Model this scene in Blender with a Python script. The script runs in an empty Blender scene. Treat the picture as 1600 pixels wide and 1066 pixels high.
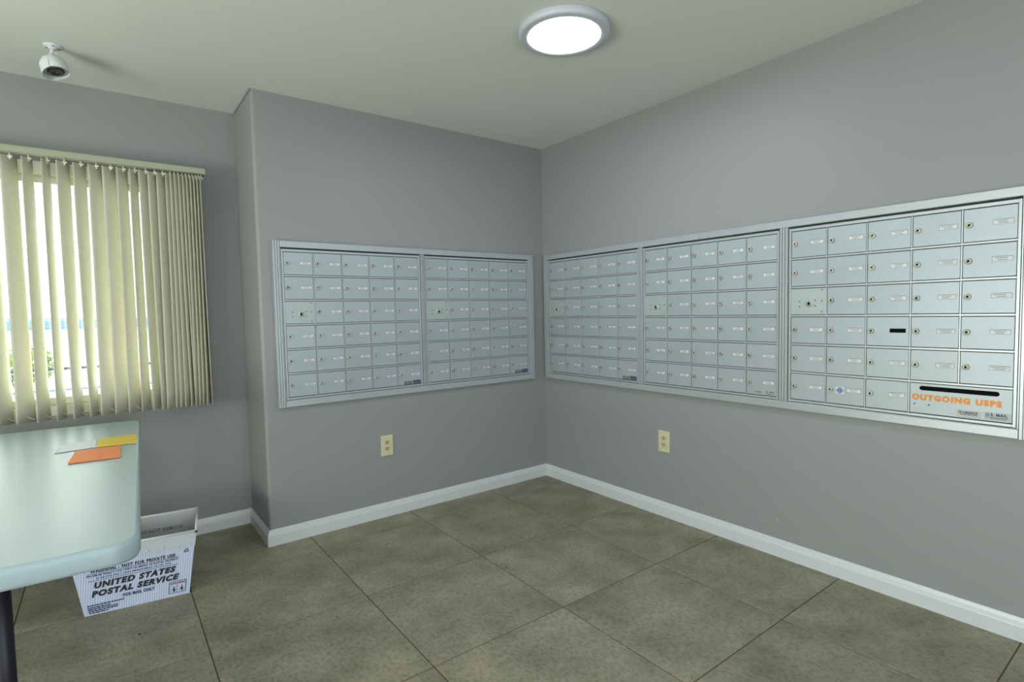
import bpy, bmesh, math, random
from mathutils import Vector, Matrix
random.seed(7)
PI = math.pi
scene = bpy.context.scene
COL = scene.collection

# ------------------------------------------------------------------ camera
F_PX = 845.57
CAM = Vector((-2.6379, -3.1103, 1.2494))
yaw, pitch, roll = -0.6437, -0.0545, -0.0206
fwd = Vector((-math.sin(yaw) * math.cos(pitch), math.cos(yaw) * math.cos(pitch), math.sin(pitch)))
rt = fwd.cross(Vector((0, 0, 1))).normalized()
up = rt.cross(fwd)
r2 = rt * math.cos(roll) + up * math.sin(roll)
u2 = -rt * math.sin(roll) + up * math.cos(roll)
cd = bpy.data.cameras.new('camera')
cd.sensor_fit = 'HORIZONTAL'
cd.sensor_width = 36
cd.lens = F_PX / 1600 * 36
cd.clip_start = 0.05
cam = bpy.data.objects.new('camera', cd)
COL.objects.link(cam)
mw = Matrix((r2, u2, -fwd)).transposed().to_4x4()
mw.translation = CAM
cam.matrix_world = mw
scene.camera = cam

# ------------------------------------------------------------------ world, daylight, exposure
SKY_STRENGTH = 4.2
world = bpy.data.worlds.new('sky')
scene.world = world
world.use_nodes = True
wn = world.node_tree.nodes
bg = wn['Background']
bg.inputs['Color'].default_value = (0.86, 0.95, 1.0, 1)
bg.inputs['Strength'].default_value = SKY_STRENGTH

vs = scene.view_settings
vs.view_transform = 'Standard'
vs.look = 'None'
vs.gamma = 1
vs.use_curve_mapping = False
vs.exposure = 0.06
cy = scene.cycles
cy.max_bounces = 14
cy.diffuse_bounces = 4
cy.glossy_bounces = 4
cy.transparent_max_bounces = 12
cy.sample_clamp_indirect = 6
cy.caustics_reflective = False
cy.caustics_refractive = False


def area(name, loc, rot, sx, sy, power, color):
    l = bpy.data.lights.new(name, 'AREA')
    l.shape = 'RECTANGLE'
    l.size, l.size_y, l.energy, l.color = sx, sy, power, color
    o = bpy.data.objects.new(name, l)
    o.location, o.rotation_euler = loc, rot
    COL.objects.link(o)
    return o


# daylight at the recess window; fill lamps added at unseen west and rear glazing
area('window_daylight', (-3.3, 0.74, 1.38), (math.radians(-118), 0, 0), 1.8, 1.1, 34, (0.97, 1.0, 0.84))
area('west_fill', (-5.75, -2.0, 0.65), (0, math.radians(-138), 0), 1.4, 2.4, 130, (0.96, 1.0, 0.86))
area('entry_fill', (-2.4, -5.45, 1.2), (math.radians(74), 0, 0), 2.6, 2.1, 9, (0.78, 0.89, 1.0))

# ------------------------------------------------------------------ measures
H = 2.44
X1, D = -1.977, 0.445          # projecting wall: free edge, depth of the recess
ZT, ZB, ZOT, ZOB, TT = 1.6214, 0.7877, 1.6584, 0.7500, 0.022
XW, YN = -5.2, -5.2            # far walls

# ------------------------------------------------------------------ materials


def mat(name, color, rough=0.5, metal=0.0, noise=0.0, nscale=8.0, bump=0.0, bscale=60.0, spec=0.5, obj_random=0.0, stretch=None, color2=None):
    m = bpy.data.materials.new(name)
    m.use_nodes = True
    nt = m.node_tree
    b = nt.nodes['Principled BSDF']
    b.inputs['Roughness'].default_value = rough
    b.inputs['Metallic'].default_value = metal
    b.inputs['Specular IOR Level'].default_value = spec
    tc = nt.nodes.new('ShaderNodeTexCoord')
    vec = tc.outputs['Object']
    if stretch:
        mp = nt.nodes.new('ShaderNodeMapping')
        mp.inputs['Scale'].default_value = stretch
        nt.links.new(vec, mp.inputs['Vector'])
        vec = mp.outputs['Vector']
    c2 = color2 or tuple(min(1, c * (1 - noise)) for c in color)
    n = nt.nodes.new('ShaderNodeTexNoise')
    n.inputs['Scale'].default_value = nscale
    n.inputs['Detail'].default_value = 5
    nt.links.new(vec, n.inputs['Vector'])
    mx = nt.nodes.new('ShaderNodeMix')
    mx.data_type = 'RGBA'
    mx.inputs[6].default_value = (*color, 1)
    mx.inputs[7].default_value = (*c2, 1)
    nt.links.new(n.outputs['Fac'], mx.inputs[0])
    out = mx.outputs[2]
    if obj_random:
        oi = nt.nodes.new('ShaderNodeObjectInfo')
        hs = nt.nodes.new('ShaderNodeHueSaturation')
        mr = nt.nodes.new('ShaderNodeMapRange')
        mr.inputs[3].default_value = 1 - obj_random
        mr.inputs[4].default_value = 1 + obj_random
        nt.links.new(oi.outputs['Random'], mr.inputs[0])
        nt.links.new(mr.outputs[0], hs.inputs['Value'])
        nt.links.new(out, hs.inputs['Color'])
        out = hs.outputs[0]
    nt.links.new(out, b.inputs['Base Color'])
    if bump:
        bn = nt.nodes.new('ShaderNodeTexNoise')
        bn.inputs['Scale'].default_value = bscale
        bn.inputs['Detail'].default_value = 3
        nt.links.new(vec, bn.inputs['Vector'])
        bp = nt.nodes.new('ShaderNodeBump')
        bp.inputs['Strength'].default_value = bump
        bp.inputs['Distance'].default_value = 0.002
        nt.links.new(bn.outputs['Fac'], bp.inputs['Height'])
        nt.links.new(bp.outputs[0], b.inputs['Normal'])
    return m


M = {}
M['wall'] = mat('grey_wall_paint', (0.270, 0.270, 0.267), 0.5, noise=0.05, nscale=1.5, bump=0.12, bscale=90, spec=0.35)
M['ceiling'] = mat('ceiling_paint', (0.66, 0.68, 0.62), 0.7, noise=0.03, nscale=2, bump=0.1, bscale=120)
M['trim'] = mat('white_trim_paint', (0.58, 0.60, 0.61), 0.3, noise=0.03, nscale=6)
M['window_paint'] = mat('cream_window_paint', (0.66, 0.66, 0.52), 0.45, noise=0.06, nscale=5)
M['alu'] = mat('brushed_aluminium', (0.56, 0.59, 0.60), 0.42, metal=0.35, noise=0.10, nscale=9, bump=0.15, bscale=120, stretch=(1, 1, 6))
M['alu_rail'] = mat('satin_aluminium_trim', (0.44, 0.47, 0.48), 0.36, metal=0.4, noise=0.08, nscale=12, bump=0.1, bscale=150)
M['alu_dark'] = mat('card_bezel_shade', (0.16, 0.17, 0.17), 0.5, metal=0.4, noise=0.1)
M['door'] = mat('mailbox_door_aluminium', (0.385, 0.425, 0.445), 0.42, metal=0.3, noise=0.07, nscale=5, bump=0.12, bscale=200, stretch=(1, 1, 4), obj_random=0.035)
M['master'] = mat('bare_steel_plate', (0.41, 0.455, 0.44), 0.42, metal=0.3, noise=0.06, nscale=7)
M['gap'] = mat('dark_gap', (0.02, 0.022, 0.022), 0.7, noise=0.2)
M['brass'] = mat('aged_brass_lock', (0.50, 0.485, 0.40), 0.35, metal=0.35, noise=0.25, nscale=150, obj_random=0.12)
M['black'] = mat('black_slot', (0.004, 0.004, 0.004), 0.9, noise=0.1, spec=0.1)
M['paper'] = mat('white_name_card', (0.64, 0.65, 0.65), 0.6, noise=0.05, nscale=40)
M['ink'] = mat('grey_card_ink', (0.16, 0.16, 0.16), 0.7, noise=0.2)
M['orange_ink'] = mat('orange_lettering', (0.74, 0.24, 0.008), 0.5, noise=0.08, nscale=20)
M['navy_ink'] = mat('navy_print', (0.025, 0.03, 0.10), 0.6, noise=0.1)
M['black_ink'] = mat('black_print', (0.02, 0.02, 0.025), 0.6, noise=0.1)
M['red_ink'] = mat('dull_red_print', (0.22, 0.04, 0.05), 0.6, noise=0.1)
M['blue_ink'] = mat('blue_round_emblem', (0.10, 0.14, 0.42), 0.6, noise=0.3, nscale=200)
M['sticker_grey'] = mat('grey_sticker', (0.42, 0.43, 0.42), 0.45, noise=0.1, nscale=30)
M['sticker_dark'] = mat('dark_grey_sticker', (0.10, 0.10, 0.11), 0.45, noise=0.2, nscale=30)
M['sticker_blue'] = mat('blue_grey_sticker', (0.11, 0.12, 0.19), 0.45, noise=0.2, nscale=30)
M['ivory'] = mat('ivory_plastic', (0.58, 0.54, 0.35), 0.35, noise=0.06, nscale=10)
M['ivory_dark'] = mat('ivory_receptacle', (0.50, 0.46, 0.28), 0.35, noise=0.08, nscale=10)
M['tile'] = None
M['grout'] = mat('brown_grout', (0.115, 0.085, 0.045), 0.9, noise=0.3, nscale=40)
M['plastic_white'] = mat('white_moulded_plastic', (0.66, 0.68, 0.68), 0.38, noise=0.04, nscale=6)
M['screw'] = mat('steel_screw', (0.22, 0.23, 0.23), 0.35, metal=0.7, noise=0.2)
M['navy_steel'] = mat('dark_navy_steel', (0.006, 0.005, 0.016), 0.5, noise=0.2)
M['yellow'] = mat('yellow_envelope', (0.78, 0.56, 0.05), 0.6, noise=0.06, nscale=12)
M['white_env'] = mat('white_envelope', (0.76, 0.78, 0.84), 0.6, noise=0.04, nscale=12)
M['orange'] = mat('orange_card', (0.90, 0.24, 0.06), 0.6, noise=0.06, nscale=12)
M['kraft'] = mat('dark_card_edge', (0.25, 0.10, 0.05), 0.8, noise=0.2)
M['stucco'] = mat('pale_siding_paint', (0.80, 0.80, 0.78), 0.7, noise=0.05, nscale=3)
M['ledge'] = mat('blue_grey_ledge', (0.20, 0.30, 0.38), 0.6, noise=0.1)
M['dark_metal'] = mat('dark_railing_metal', (0.05, 0.06, 0.07), 0.5, noise=0.1)
M['concrete'] = mat('pale_concrete', (0.62, 0.60, 0.56), 0.85, noise=0.12, nscale=2, bump=0.3)
M['leaf'] = mat('leaf_green', (0.10, 0.26, 0.04), 0.55, noise=0.3, nscale=4, obj_random=0.1, color2=(0.35, 0.30, 0.04))
M['bark'] = mat('bark', (0.12, 0.08, 0.05), 0.9, noise=0.3)
M['dark_plastic'] = mat('black_lens_plastic', (0.012, 0.011, 0.010), 0.22, noise=0.2)
M['lens_ring'] = mat('pale_grey_ring', (0.42, 0.41, 0.40), 0.4, noise=0.1, nscale=40)
M['fixture'] = mat('white_fixture_enamel', (0.50, 0.52, 0.56), 0.4, noise=0.03)
M['headrail'] = mat('cream_headrail', (0.35, 0.36, 0.255), 0.4, noise=0.05)
M['clip'] = mat('cream_plastic_clip', (0.80, 0.78, 0.60), 0.4, noise=0.05)
M['debris'] = mat('black_crumb', (0.01, 0.01, 0.01), 0.8, noise=0.2)
M['shingle'] = mat('grey_shingle', (0.25, 0.25, 0.26), 0.9, noise=0.2)


def tile_material():
    m = bpy.data.materials.new('olive_stone_tile')
    m.use_nodes = True
    nt = m.node_tree
    N, L = nt.nodes, nt.links
    b = N['Principled BSDF']
    tc = N.new('ShaderNodeTexCoord')
    oi = N.new('ShaderNodeObjectInfo')
    off = N.new('ShaderNodeVectorMath'); off.operation = 'SCALE'; off.inputs[3].default_value = 37.0
    cmb = N.new('ShaderNodeCombineXYZ')
    L.new(oi.outputs['Random'], cmb.inputs[0]); L.new(oi.outputs['Random'], cmb.inputs[1])
    L.new(cmb.outputs[0], off.inputs[0])
    add = N.new('ShaderNodeVectorMath'); add.operation = 'ADD'
    L.new(tc.outputs['Object'], add.inputs[0]); L.new(off.outputs[0], add.inputs[1])
    n1 = N.new('ShaderNodeTexNoise'); n1.inputs['Scale'].default_value = 4.2; n1.inputs['Detail'].default_value = 6; n1.inputs['Roughness'].default_value = 0.62
    n2 = N.new('ShaderNodeTexNoise'); n2.inputs['Scale'].default_value = 75; n2.inputs['Detail'].default_value = 6; n2.inputs['Roughness'].default_value = 0.7
    mp = N.new('ShaderNodeMapping'); mp.inputs['Scale'].default_value = (1.0, 0.6, 1.0)
    L.new(add.outputs[0], mp.inputs[0])
    L.new(mp.outputs[0], n2.inputs['Vector'])
    L.new(add.outputs[0], n1.inputs['Vector'])
    r1 = N.new('ShaderNodeValToRGB')
    r1.color_ramp.elements[0].position = 0.33; r1.color_ramp.elements[0].color = (0.180, 0.163, 0.104, 1)
    r1.color_ramp.elements[1].position = 0.68; r1.color_ramp.elements[1].color = (0.325, 0.290, 0.208, 1)
    L.new(n1.outputs['Fac'], r1.inputs[0])
    r2_ = N.new('ShaderNodeValToRGB')
    r2_.color_ramp.elements[0].position = 0.38; r2_.color_ramp.elements[0].color = (0.62, 0.62, 0.60, 1)
    r2_.color_ramp.elements[1].position = 0.54; r2_.color_ramp.elements[1].color = (1.08, 1.08, 1.08, 1)
    L.new(n2.outputs['Fac'], r2_.inputs[0])
    mx = N.new('ShaderNodeMix'); mx.data_type = 'RGBA'; mx.blend_type = 'MULTIPLY'; mx.inputs[0].default_value = 0.8
    L.new(r1.outputs[0], mx.inputs[6]); L.new(r2_.outputs[0], mx.inputs[7])
    L.new(mx.outputs[2], b.inputs['Base Color'])
    mr = N.new('ShaderNodeMapRange'); mr.inputs[3].default_value = 0.42; mr.inputs[4].default_value = 0.62
    L.new(n2.outputs['Fac'], mr.inputs[0]); L.new(mr.outputs[0], b.inputs['Roughness'])
    bp = N.new('ShaderNodeBump'); bp.inputs['Strength'].default_value = 0.25; bp.inputs['Distance'].default_value = 0.001
    L.new(n2.outputs['Fac'], bp.inputs['Height']); L.new(bp.outputs[0], b.inputs['Normal'])
    return m


M['tile'] = tile_material()


def emission_mat(name, color, strength):
    m = bpy.data.materials.new(name)
    m.use_nodes = True
    b = m.node_tree.nodes['Principled BSDF']
    b.inputs['Base Color'].default_value = (0.9, 0.9, 0.9, 1)
    b.inputs['Emission Color'].default_value = (*color, 1)
    b.inputs['Emission Strength'].default_value = strength
    return m


M['diffuser'] = emission_mat('lit_diffuser', (0.76, 0.88, 1.0), 62.0)


def glass_mat():
    m = bpy.data.materials.new('window_glass')
    m.use_nodes = True
    nt = m.node_tree
    nt.nodes.clear()
    o = nt.nodes.new('ShaderNodeOutputMaterial')
    t = nt.nodes.new('ShaderNodeBsdfTransparent'); t.inputs[0].default_value = (0.93, 0.97, 0.96, 1)
    g = nt.nodes.new('ShaderNodeBsdfGlossy'); g.inputs['Roughness'].default_value = 0.02
    mx = nt.nodes.new('ShaderNodeMixShader')
    fr = nt.nodes.new('ShaderNodeFresnel'); fr.inputs[0].default_value = 1.45
    nt.links.new(fr.outputs[0], mx.inputs[0])
    nt.links.new(t.outputs[0], mx.inputs[1]); nt.links.new(g.outputs[0], mx.inputs[2])
    nt.links.new(mx.outputs[0], o.inputs[0])
    return m


M['glass'] = glass_mat()


def vane_mat():
    m = bpy.data.materials.new('cream_blind_vinyl')
    m.use_nodes = True
    nt = m.node_tree
    N, L = nt.nodes, nt.links
    b = N['Principled BSDF']
    b.inputs['Roughness'].default_value = 0.5
    tc = N.new('ShaderNodeTexCoord')
    w = N.new('ShaderNodeTexNoise'); w.inputs['Scale'].default_value = 90; w.inputs['Detail'].default_value = 2
    mp = N.new('ShaderNodeMapping'); mp.inputs['Scale'].default_value = (0.3, 0.3, 2.2)
    L.new(tc.outputs['Object'], mp.inputs[0]); L.new(mp.outputs[0], w.inputs['Vector'])
    r = N.new('ShaderNodeValToRGB')
    r.color_ramp.elements[0].position = 0.35; r.color_ramp.elements[0].color = (0.68, 0.65, 0.51, 1)
    r.color_ramp.elements[1].position = 0.65; r.color_ramp.elements[1].color = (0.74, 0.71, 0.57, 1)
    L.new(w.outputs['Fac'], r.inputs[0])
    L.new(r.outputs[0], b.inputs['Base Color'])
    bp = N.new('ShaderNodeBump'); bp.inputs['Strength'].default_value = 0.3; bp.inputs['Distance'].default_value = 0.0008
    L.new(w.outputs['Fac'], bp.inputs['Height']); L.new(bp.outputs[0], b.inputs['Normal'])
    tr = N.new('ShaderNodeBsdfTranslucent'); tr.inputs[0].default_value = (0.84, 0.82, 0.70, 1)
    mx = N.new('ShaderNodeMixShader'); mx.inputs[0].default_value = 0.17
    L.new(b.outputs[0], mx.inputs[1]); L.new(tr.outputs[0], mx.inputs[2])
    L.new(mx.outputs[0], N['Material Output'].inputs[0])
    return m


M['vane'] = vane_mat()


def tub_mat():
    m = bpy.data.materials.new('corrugated_white_plastic')
    m.use_nodes = True
    nt = m.node_tree
    N, L = nt.nodes, nt.links
    b = N['Principled BSDF']
    b.inputs['Roughness'].default_value = 0.32
    tc = N.new('ShaderNodeTexCoord')
    sx = N.new('ShaderNodeSeparateXYZ'); L.new(tc.outputs['Object'], sx.inputs[0])
    ad = N.new('ShaderNodeMath'); ad.operation = 'ADD'
    L.new(sx.outputs[0], ad.inputs[0]); L.new(sx.outputs[1], ad.inputs[1])
    ml = N.new('ShaderNodeMath'); ml.operation = 'MULTIPLY'; ml.inputs[1].default_value = 2 * PI / 0.0085
    L.new(ad.outputs[0], ml.inputs[0])
    sn = N.new('ShaderNodeMath'); sn.operation = 'SINE'; L.new(ml.outputs[0], sn.inputs[0])
    mr = N.new('ShaderNodeMapRange'); mr.inputs[1].default_value = -1
    L.new(sn.outputs[0], mr.inputs[0])
    mx = N.new('ShaderNodeMix'); mx.data_type = 'RGBA'
    mx.inputs[6].default_value = (0.38, 0.44, 0.66, 1); mx.inputs[7].default_value = (0.62, 0.66, 0.74, 1)
    L.new(mr.outputs[0], mx.inputs[0]); L.new(mx.outputs[2], b.inputs['Base Color'])
    bp = N.new('ShaderNodeBump'); bp.inputs['Strength'].default_value = 0.5; bp.inputs['Distance'].default_value = 0.0012
    L.new(mr.outputs[0], bp.inputs['Height']); L.new(bp.outputs[0], b.inputs['Normal'])
    return m


M['tub'] = tub_mat()

# ------------------------------------------------------------------ helpers


def bm_box(bm, x0, x1, y0, y1, z0, z1, mi=0, bev=0.0, seg=1):
    geo = bmesh.ops.create_cube(bm, size=1)
    vs_ = geo['verts']
    for v in vs_:
        v.co = Vector((x0 + (v.co.x + .5) * (x1 - x0), y0 + (v.co.y + .5) * (y1 - y0), z0 + (v.co.z + .5) * (z1 - z0)))
    fs = list({f for v in vs_ for f in v.link_faces})
    for f in fs:
        f.material_index = mi
    if bev:
        es = list({e for v in vs_ for e in v.link_edges})
        bmesh.ops.bevel(bm, geom=es, offset=bev, segments=seg, profile=0.5, affect='EDGES', material=-1)


def bm_cyl(bm, p0, p1, r0, r1=None, n=16, mi=0, cap=True):
    r1 = r0 if r1 is None else r1
    p0, p1 = Vector(p0), Vector(p1)
    d = (p1 - p0).normalized()
    a = d.orthogonal().normalized()
    b = d.cross(a)
    ra = [bm.verts.new(p0 + (a * math.cos(2 * PI * i / n) + b * math.sin(2 * PI * i / n)) * r0) for i in range(n)]
    rb = [bm.verts.new(p1 + (a * math.cos(2 * PI * i / n) + b * math.sin(2 * PI * i / n)) * r1) for i in range(n)]
    for i in range(n):
        f = bm.faces.new((ra[i], ra[(i + 1) % n], rb[(i + 1) % n], rb[i]))
        f.material_index = mi
        f.smooth = True
    if cap:
        f = bm.faces.new(list(reversed(ra))); f.material_index = mi
        f = bm.faces.new(rb); f.material_index = mi


def bm_lathe(bm, prof, n=40, mis=None, axis=None, origin=(0, 0, 0)):
    """prof: (r, h) list, revolved about the axis"""
    ax = Vector(axis).normalized() if axis else Vector((0, 0, 1))
    a = ax.orthogonal().normalized()
    b = ax.cross(a)
    o = Vector(origin)
    rings = []
    for r, h in prof:
        if r < 1e-6:
            rings.append([bm.verts.new(o + ax * h)])
        else:
            rings.append([bm.verts.new(o + ax * h + (a * math.cos(2 * PI * i / n) + b * math.sin(2 * PI * i / n)) * r) for i in range(n)])
    for k in range(len(rings) - 1):
        A, B = rings[k], rings[k + 1]
        for i in range(n):
            j = (i + 1) % n
            if len(A) == 1 and len(B) == 1:
                continue
            if len(A) == 1:
                f = bm.faces.new((A[0], B[i], B[j]))
            elif len(B) == 1:
                f = bm.faces.new((A[i], A[j], B[0]))
            else:
                f = bm.faces.new((A[i], A[j], B[j], B[i]))
            f.smooth = True
            if mis:
                f.material_index = mis[k]


def bm_prism(bm, pts, d, mi=0):
    """closed polygon of 3D points pushed along vector d"""
    d = Vector(d)
    A = [bm.verts.new(Vector(p)) for p in pts]
    B = [bm.verts.new(Vector(p) + d) for p in pts]
    n = len(pts)
    fs = [bm.faces.new(A), bm.faces.new(list(reversed(B)))]
    for i in range(n):
        fs.append(bm.faces.new((A[i], B[i], B[(i + 1) % n], A[(i + 1) % n])))
    for f in fs:
        f.material_index = mi
    return fs


def mesh_of(name, bm, mats, smooth_angle=None):
    bmesh.ops.recalc_face_normals(bm, faces=bm.faces)
    me = bpy.data.meshes.new(name)
    bm.to_mesh(me)
    bm.free()
    for m in (mats if isinstance(mats, (list, tuple)) else [mats]):
        me.materials.append(m)
    return me


def put(name, me, parent=None, loc=(0, 0, 0), rot=(0, 0, 0), scale=(1, 1, 1)):
    o = bpy.data.objects.new(name, me)
    o.location, o.rotation_euler, o.scale = loc, rot, scale
    COL.objects.link(o)
    o.parent = parent
    return o


def obj(name, bm, mats, parent=None, loc=(0, 0, 0), rot=(0, 0, 0)):
    return put(name, mesh_of(name, bm, mats), parent, loc, rot)


def thing(name, label, cat, loc=(0, 0, 0), rotz=0.0, group=None):
    o = bpy.data.objects.new(name, None)
    o.empty_display_size = 0.05
    COL.objects.link(o)
    o.location, o.rotation_euler = loc, (0, 0, rotz)
    return tag(o, label, cat, group)


def tag(o, label, cat, group=None):
    o['label'] = label
    o['category'] = cat
    if group:
        o['group'] = group
    return o


def struct(o):
    o['kind'] = 'structure'
    return o


def boxes(*bs, bev=0.0):
    bm = bmesh.new()
    for b in bs:
        bm_box(bm, *b, bev=bev)
    return bm


def text_mesh(name, body, height, width=None, bold=0.0, m=None, shear=0.0, depth=0.0):
    """flat lettering in the local XZ plane facing -Y, left end at x=0, baseline at z=0; cap height = height"""
    c = bpy.data.curves.new(name, 'FONT')
    c.body = body
    c.size = 1.0
    c.offset = bold
    c.shear = shear
    c.space_character = 1.0 + bold * 3.5
    c.resolution_u = 3
    t = bpy.data.objects.new(name, c)
    COL.objects.link(t)
    bpy.context.view_layer.update()
    me = bpy.data.meshes.new_from_object(t.evaluated_get(bpy.context.evaluated_depsgraph_get()))
    bpy.data.objects.remove(t)
    bpy.data.curves.remove(c)
    xs = [v.co.x for v in me.vertices]
    ys = [v.co.y for v in me.vertices]
    x0, x1, y0, y1 = min(xs), max(xs), min(ys), max(ys)
    sy = height / (y1 - y0)
    sx = width / (x1 - x0) if width else sy
    for v in me.vertices:
        v.co = Vector(((v.co.x - x0) * sx, 0.0, (v.co.y - y0) * sy))
    me.materials.clear()
    me.materials.append(m)
    return me


# ================================================================== SETTING
# ---- floor slab (grout) and tiles
fl = struct(obj('floor', boxes((XW, 0, YN, D, -0.12, -0.0025)), M['grout']))
TX, TY, TS = -1.7671, -0.2183, 0.616
G = 0.0023
for i in range(-6, 4):
    for j in range(-2, 10):
        x0, x1 = TX + i * TS, TX + (i + 1) * TS
        y1, y0 = TY - (j - 1) * TS, TY - j * TS
        y0c, y1c = max(y0, YN), min(y1, D)
        x0c, x1c = max(x0, XW), min(x1, 0)
        if y1c - y0c < 0.02 or x1c - x0c < 0.02:
            continue
        if y0c > -0.01 and x0c > X1:      # wholly inside the projecting wall
            continue
        cx, cyy = (x0c + x1c) / 2, (y0c + y1c) / 2
        hx, hy = (x1c - x0c) / 2 - G, (y1c - y0c) / 2 - G
        bm = bmesh.new()
        bm_box(bm, -hx, hx, -hy, hy, -0.012, 0.0, bev=0.0012)
        obj('tile', bm, M['tile'], fl, (cx, cyy, random.uniform(-0.0004, 0)))

# ---- ceiling
struct(obj('ceiling', boxes((XW, 0, YN, D, H, H + 0.12)), M['ceiling']))

# ---- walls
struct(obj('wall_right', boxes((0, 0.15, YN - 0.15, D + 0.15, -0.12, H + 0.12)), M['wall']))
bm = bmesh.new()
R = 0.018   # rounded (bullnose) free corner of the projecting wall
pts = [(0, D + 0.15, -0.12), (0, 0, -0.12)]
for k in range(0, 9):
    a = -PI / 2 - k * (PI / 2) / 8
    pts.append((X1 + R + R * math.cos(a), R + R * math.sin(a), -0.12))
pts.append((X1, D + 0.15, -0.12))
for f in bm_prism(bm, pts, (0, 0, H + 0.24)):
    f.smooth = False
struct(obj('wall_left', bm, M['wall']))
# window wall of the recess: four pieces around the opening
WX0, WX1, WZ0, WZ1 = -4.30, -2.36, 0.80, 2.005
struct(obj('wall_window', boxes((XW, WX0, D, D + 0.15, -0.12, H + 0.12), (WX1, X1, D, D + 0.15, -0.12, H + 0.12),
                                (WX0, WX1, D, D + 0.15, -0.12, WZ0), (WX0, WX1, D, D + 0.15, WZ1, H + 0.12)), M['wall']))
# west wall with wide glazing, south wall with glazed entry (behind the photographer)
struct(obj('wall_west', boxes((XW - 0.15, XW, YN, -3.6, -0.12, H + 0.12), (XW - 0.15, XW, -1.0, D + 0.15, -0.12, H + 0.12),
                              (XW - 0.15, XW, -3.6, -1.0, 2.25, H + 0.12), (XW - 0.15, XW, -3.6, -1.0, -0.12, 0.2)), M['wall']))
struct(obj('wall_back', boxes((XW - 0.15, -3.7, YN - 0.15, YN, -0.12, H + 0.12), (-1.1, 0, YN - 0.15, YN, -0.12, H + 0.12),
                              (-3.7, -1.1, YN - 0.15, YN, 2.2, H + 0.12)), M['wall']))
struct(obj('window_2', boxes((XW - 0.10, XW - 0.05, -3.6, -1.0, 0.2, 0.26), (XW - 0.10, XW - 0.05, -3.6, -1.0, 2.19, 2.25),
                             (XW - 0.10, XW - 0.05, -3.6, -3.54, 0.2, 2.25), (XW - 0.10, XW - 0.05, -1.06, -1.0, 0.2, 2.25),
                             (XW - 0.10, XW - 0.05, -2.33, -2.27, 0.2, 2.25)), M['trim']))
struct(obj('door_1', boxes((-3.7, -3.64, YN - 0.10, YN - 0.05, 0, 2.2), (-1.16, -1.1, YN - 0.10, YN - 0.05, 0, 2.2),
                           (-3.7, -1.1, YN - 0.10, YN - 0.05, 2.14, 2.2), (-2.43, -2.37, YN - 0.10, YN - 0.05, 0, 2.2),
                           (-3.7, -1.1, YN - 0.10, YN - 0.05, 0, 0.10)), M['trim']))

# ---- baseboards: moulded profile swept along a run (p -> q, room side normal n)
BT, BB = 0.014, 0.0873
PROF = [(0, 0), (BT, 0), (BT, 0.055), (BT - 0.001, 0.060), (BT - 0.004, 0.065), (BT - 0.0055, 0.074), (BT - 0.008, 0.082), (0.004, BB), (0, BB)]


def baseboard(name, path):
    """path: list of (x, y, ox, oy) : wall point and the outward offset direction (mitred)"""
    bm = bmesh.new()
    rings = []
    for x, y, ox, oy in path:
        rings.append([bm.verts.new((x + ox * t, y + oy * t, z)) for t, z in PROF])
    n = len(PROF)
    for a, b in zip(rings, rings[1:]):
        for i in range(n - 1):
            bm.faces.new((a[i], b[i], b[i + 1], a[i + 1]))
        bm.faces.new((a[n - 1], b[n - 1], b[0], a[0]))
    bm.faces.new(rings[0]); bm.faces.new(list(reversed(rings[-1])))
    return struct(obj(name, bm, M['trim']))


baseboard('baseboard_left', [(0, 0, -1, -1), (X1, 0, -1, -1)])
baseboard('baseboard_return', [(X1, 0, -1, -1), (X1, D, -1, -1)])
baseboard('baseboard_window', [(X1, D, -1, -1), (XW, D, 1, -1)])
baseboard('baseboard_right', [(0, YN, -1, 1), (0, 0, -1, -1)])

# paint line where the return wall meets the ceiling
struct(obj('trim_1', boxes((X1 - 0.006, X1, 0.0, D, H - 0.012, H), bev=0.002), M['wall']))

# ---- window in the recess (frame, sashes, panes)
win = struct(obj('window_1', boxes((WX0, WX1, D - 0.012, D + 0.10, WZ1 - 0.030, WZ1 + 0.030), (WX0, WX1, D - 0.012, D + 0.10, WZ0 - 0.03, WZ0 + 0.02),
                                   (WX0 - 0.03, WX0 + 0.02, D - 0.012, D + 0.10, WZ0 - 0.03, WZ1 + 0.03), (WX1 - 0.02, WX1 + 0.03, D - 0.012, D + 0.10, WZ0 - 0.03, WZ1 + 0.03), bev=0.004), M['window_paint']))
for x0, x1, y in ((WX0 + 0.02, -3.30, D + 0.030), (-3.34, WX1 - 0.02, D + 0.055)):
    s = obj('sash', boxes((x0, x1, y, y + 0.03, 0.82, 0.855), (x0, x1, y, y + 0.03, 1.943, 1.975), (x0, x0 + 0.035, y, y + 0.03, 0.82, 1.975), (x1 - 0.035, x1, y, y + 0.03, 0.82, 1.975), bev=0.003), M['window_paint'], win)
    obj('pane', boxes((x0 + 0.03, x1 - 0.03, y + 0.012, y + 0.016, 0.85, 1.95)), M['glass'], s)
obj('window_sill', boxes((WX0 - 0.05, WX1 + 0.05, D + 0.10, D + 0.28, 0.775, 0.80), bev=0.003), M['stucco'], win)

# ================================================================== MAILBOXES
# local frame: x to the right, z up, room side = -y
UW, UH = 0.8375, ZT - ZB
NX, NZ = 5, 6
PL, PR, PT, PB = 0.010, 0.010, 0.018, 0.010     # distance of the door field from the opening
CWD = (UW - PL - PR) / NX
CHT = (UH - PT - PB) / NZ
YD = -0.0145                                     # door face


def cellx(i):
    return PL + i * CWD


def cellz(r):                                    # r = 0 is the top row
    return PB + (NZ - 1 - r) * CHT


# one mesh each, shared by all copies
def door_mesh(w, h, name='mailbox_door'):
    bm = bmesh.new()
    bm_box(bm, -w / 2, w / 2, YD, -0.006, -h / 2, h / 2, bev=0.0011)
    return mesh_of(name, bm, M['door'])


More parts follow.
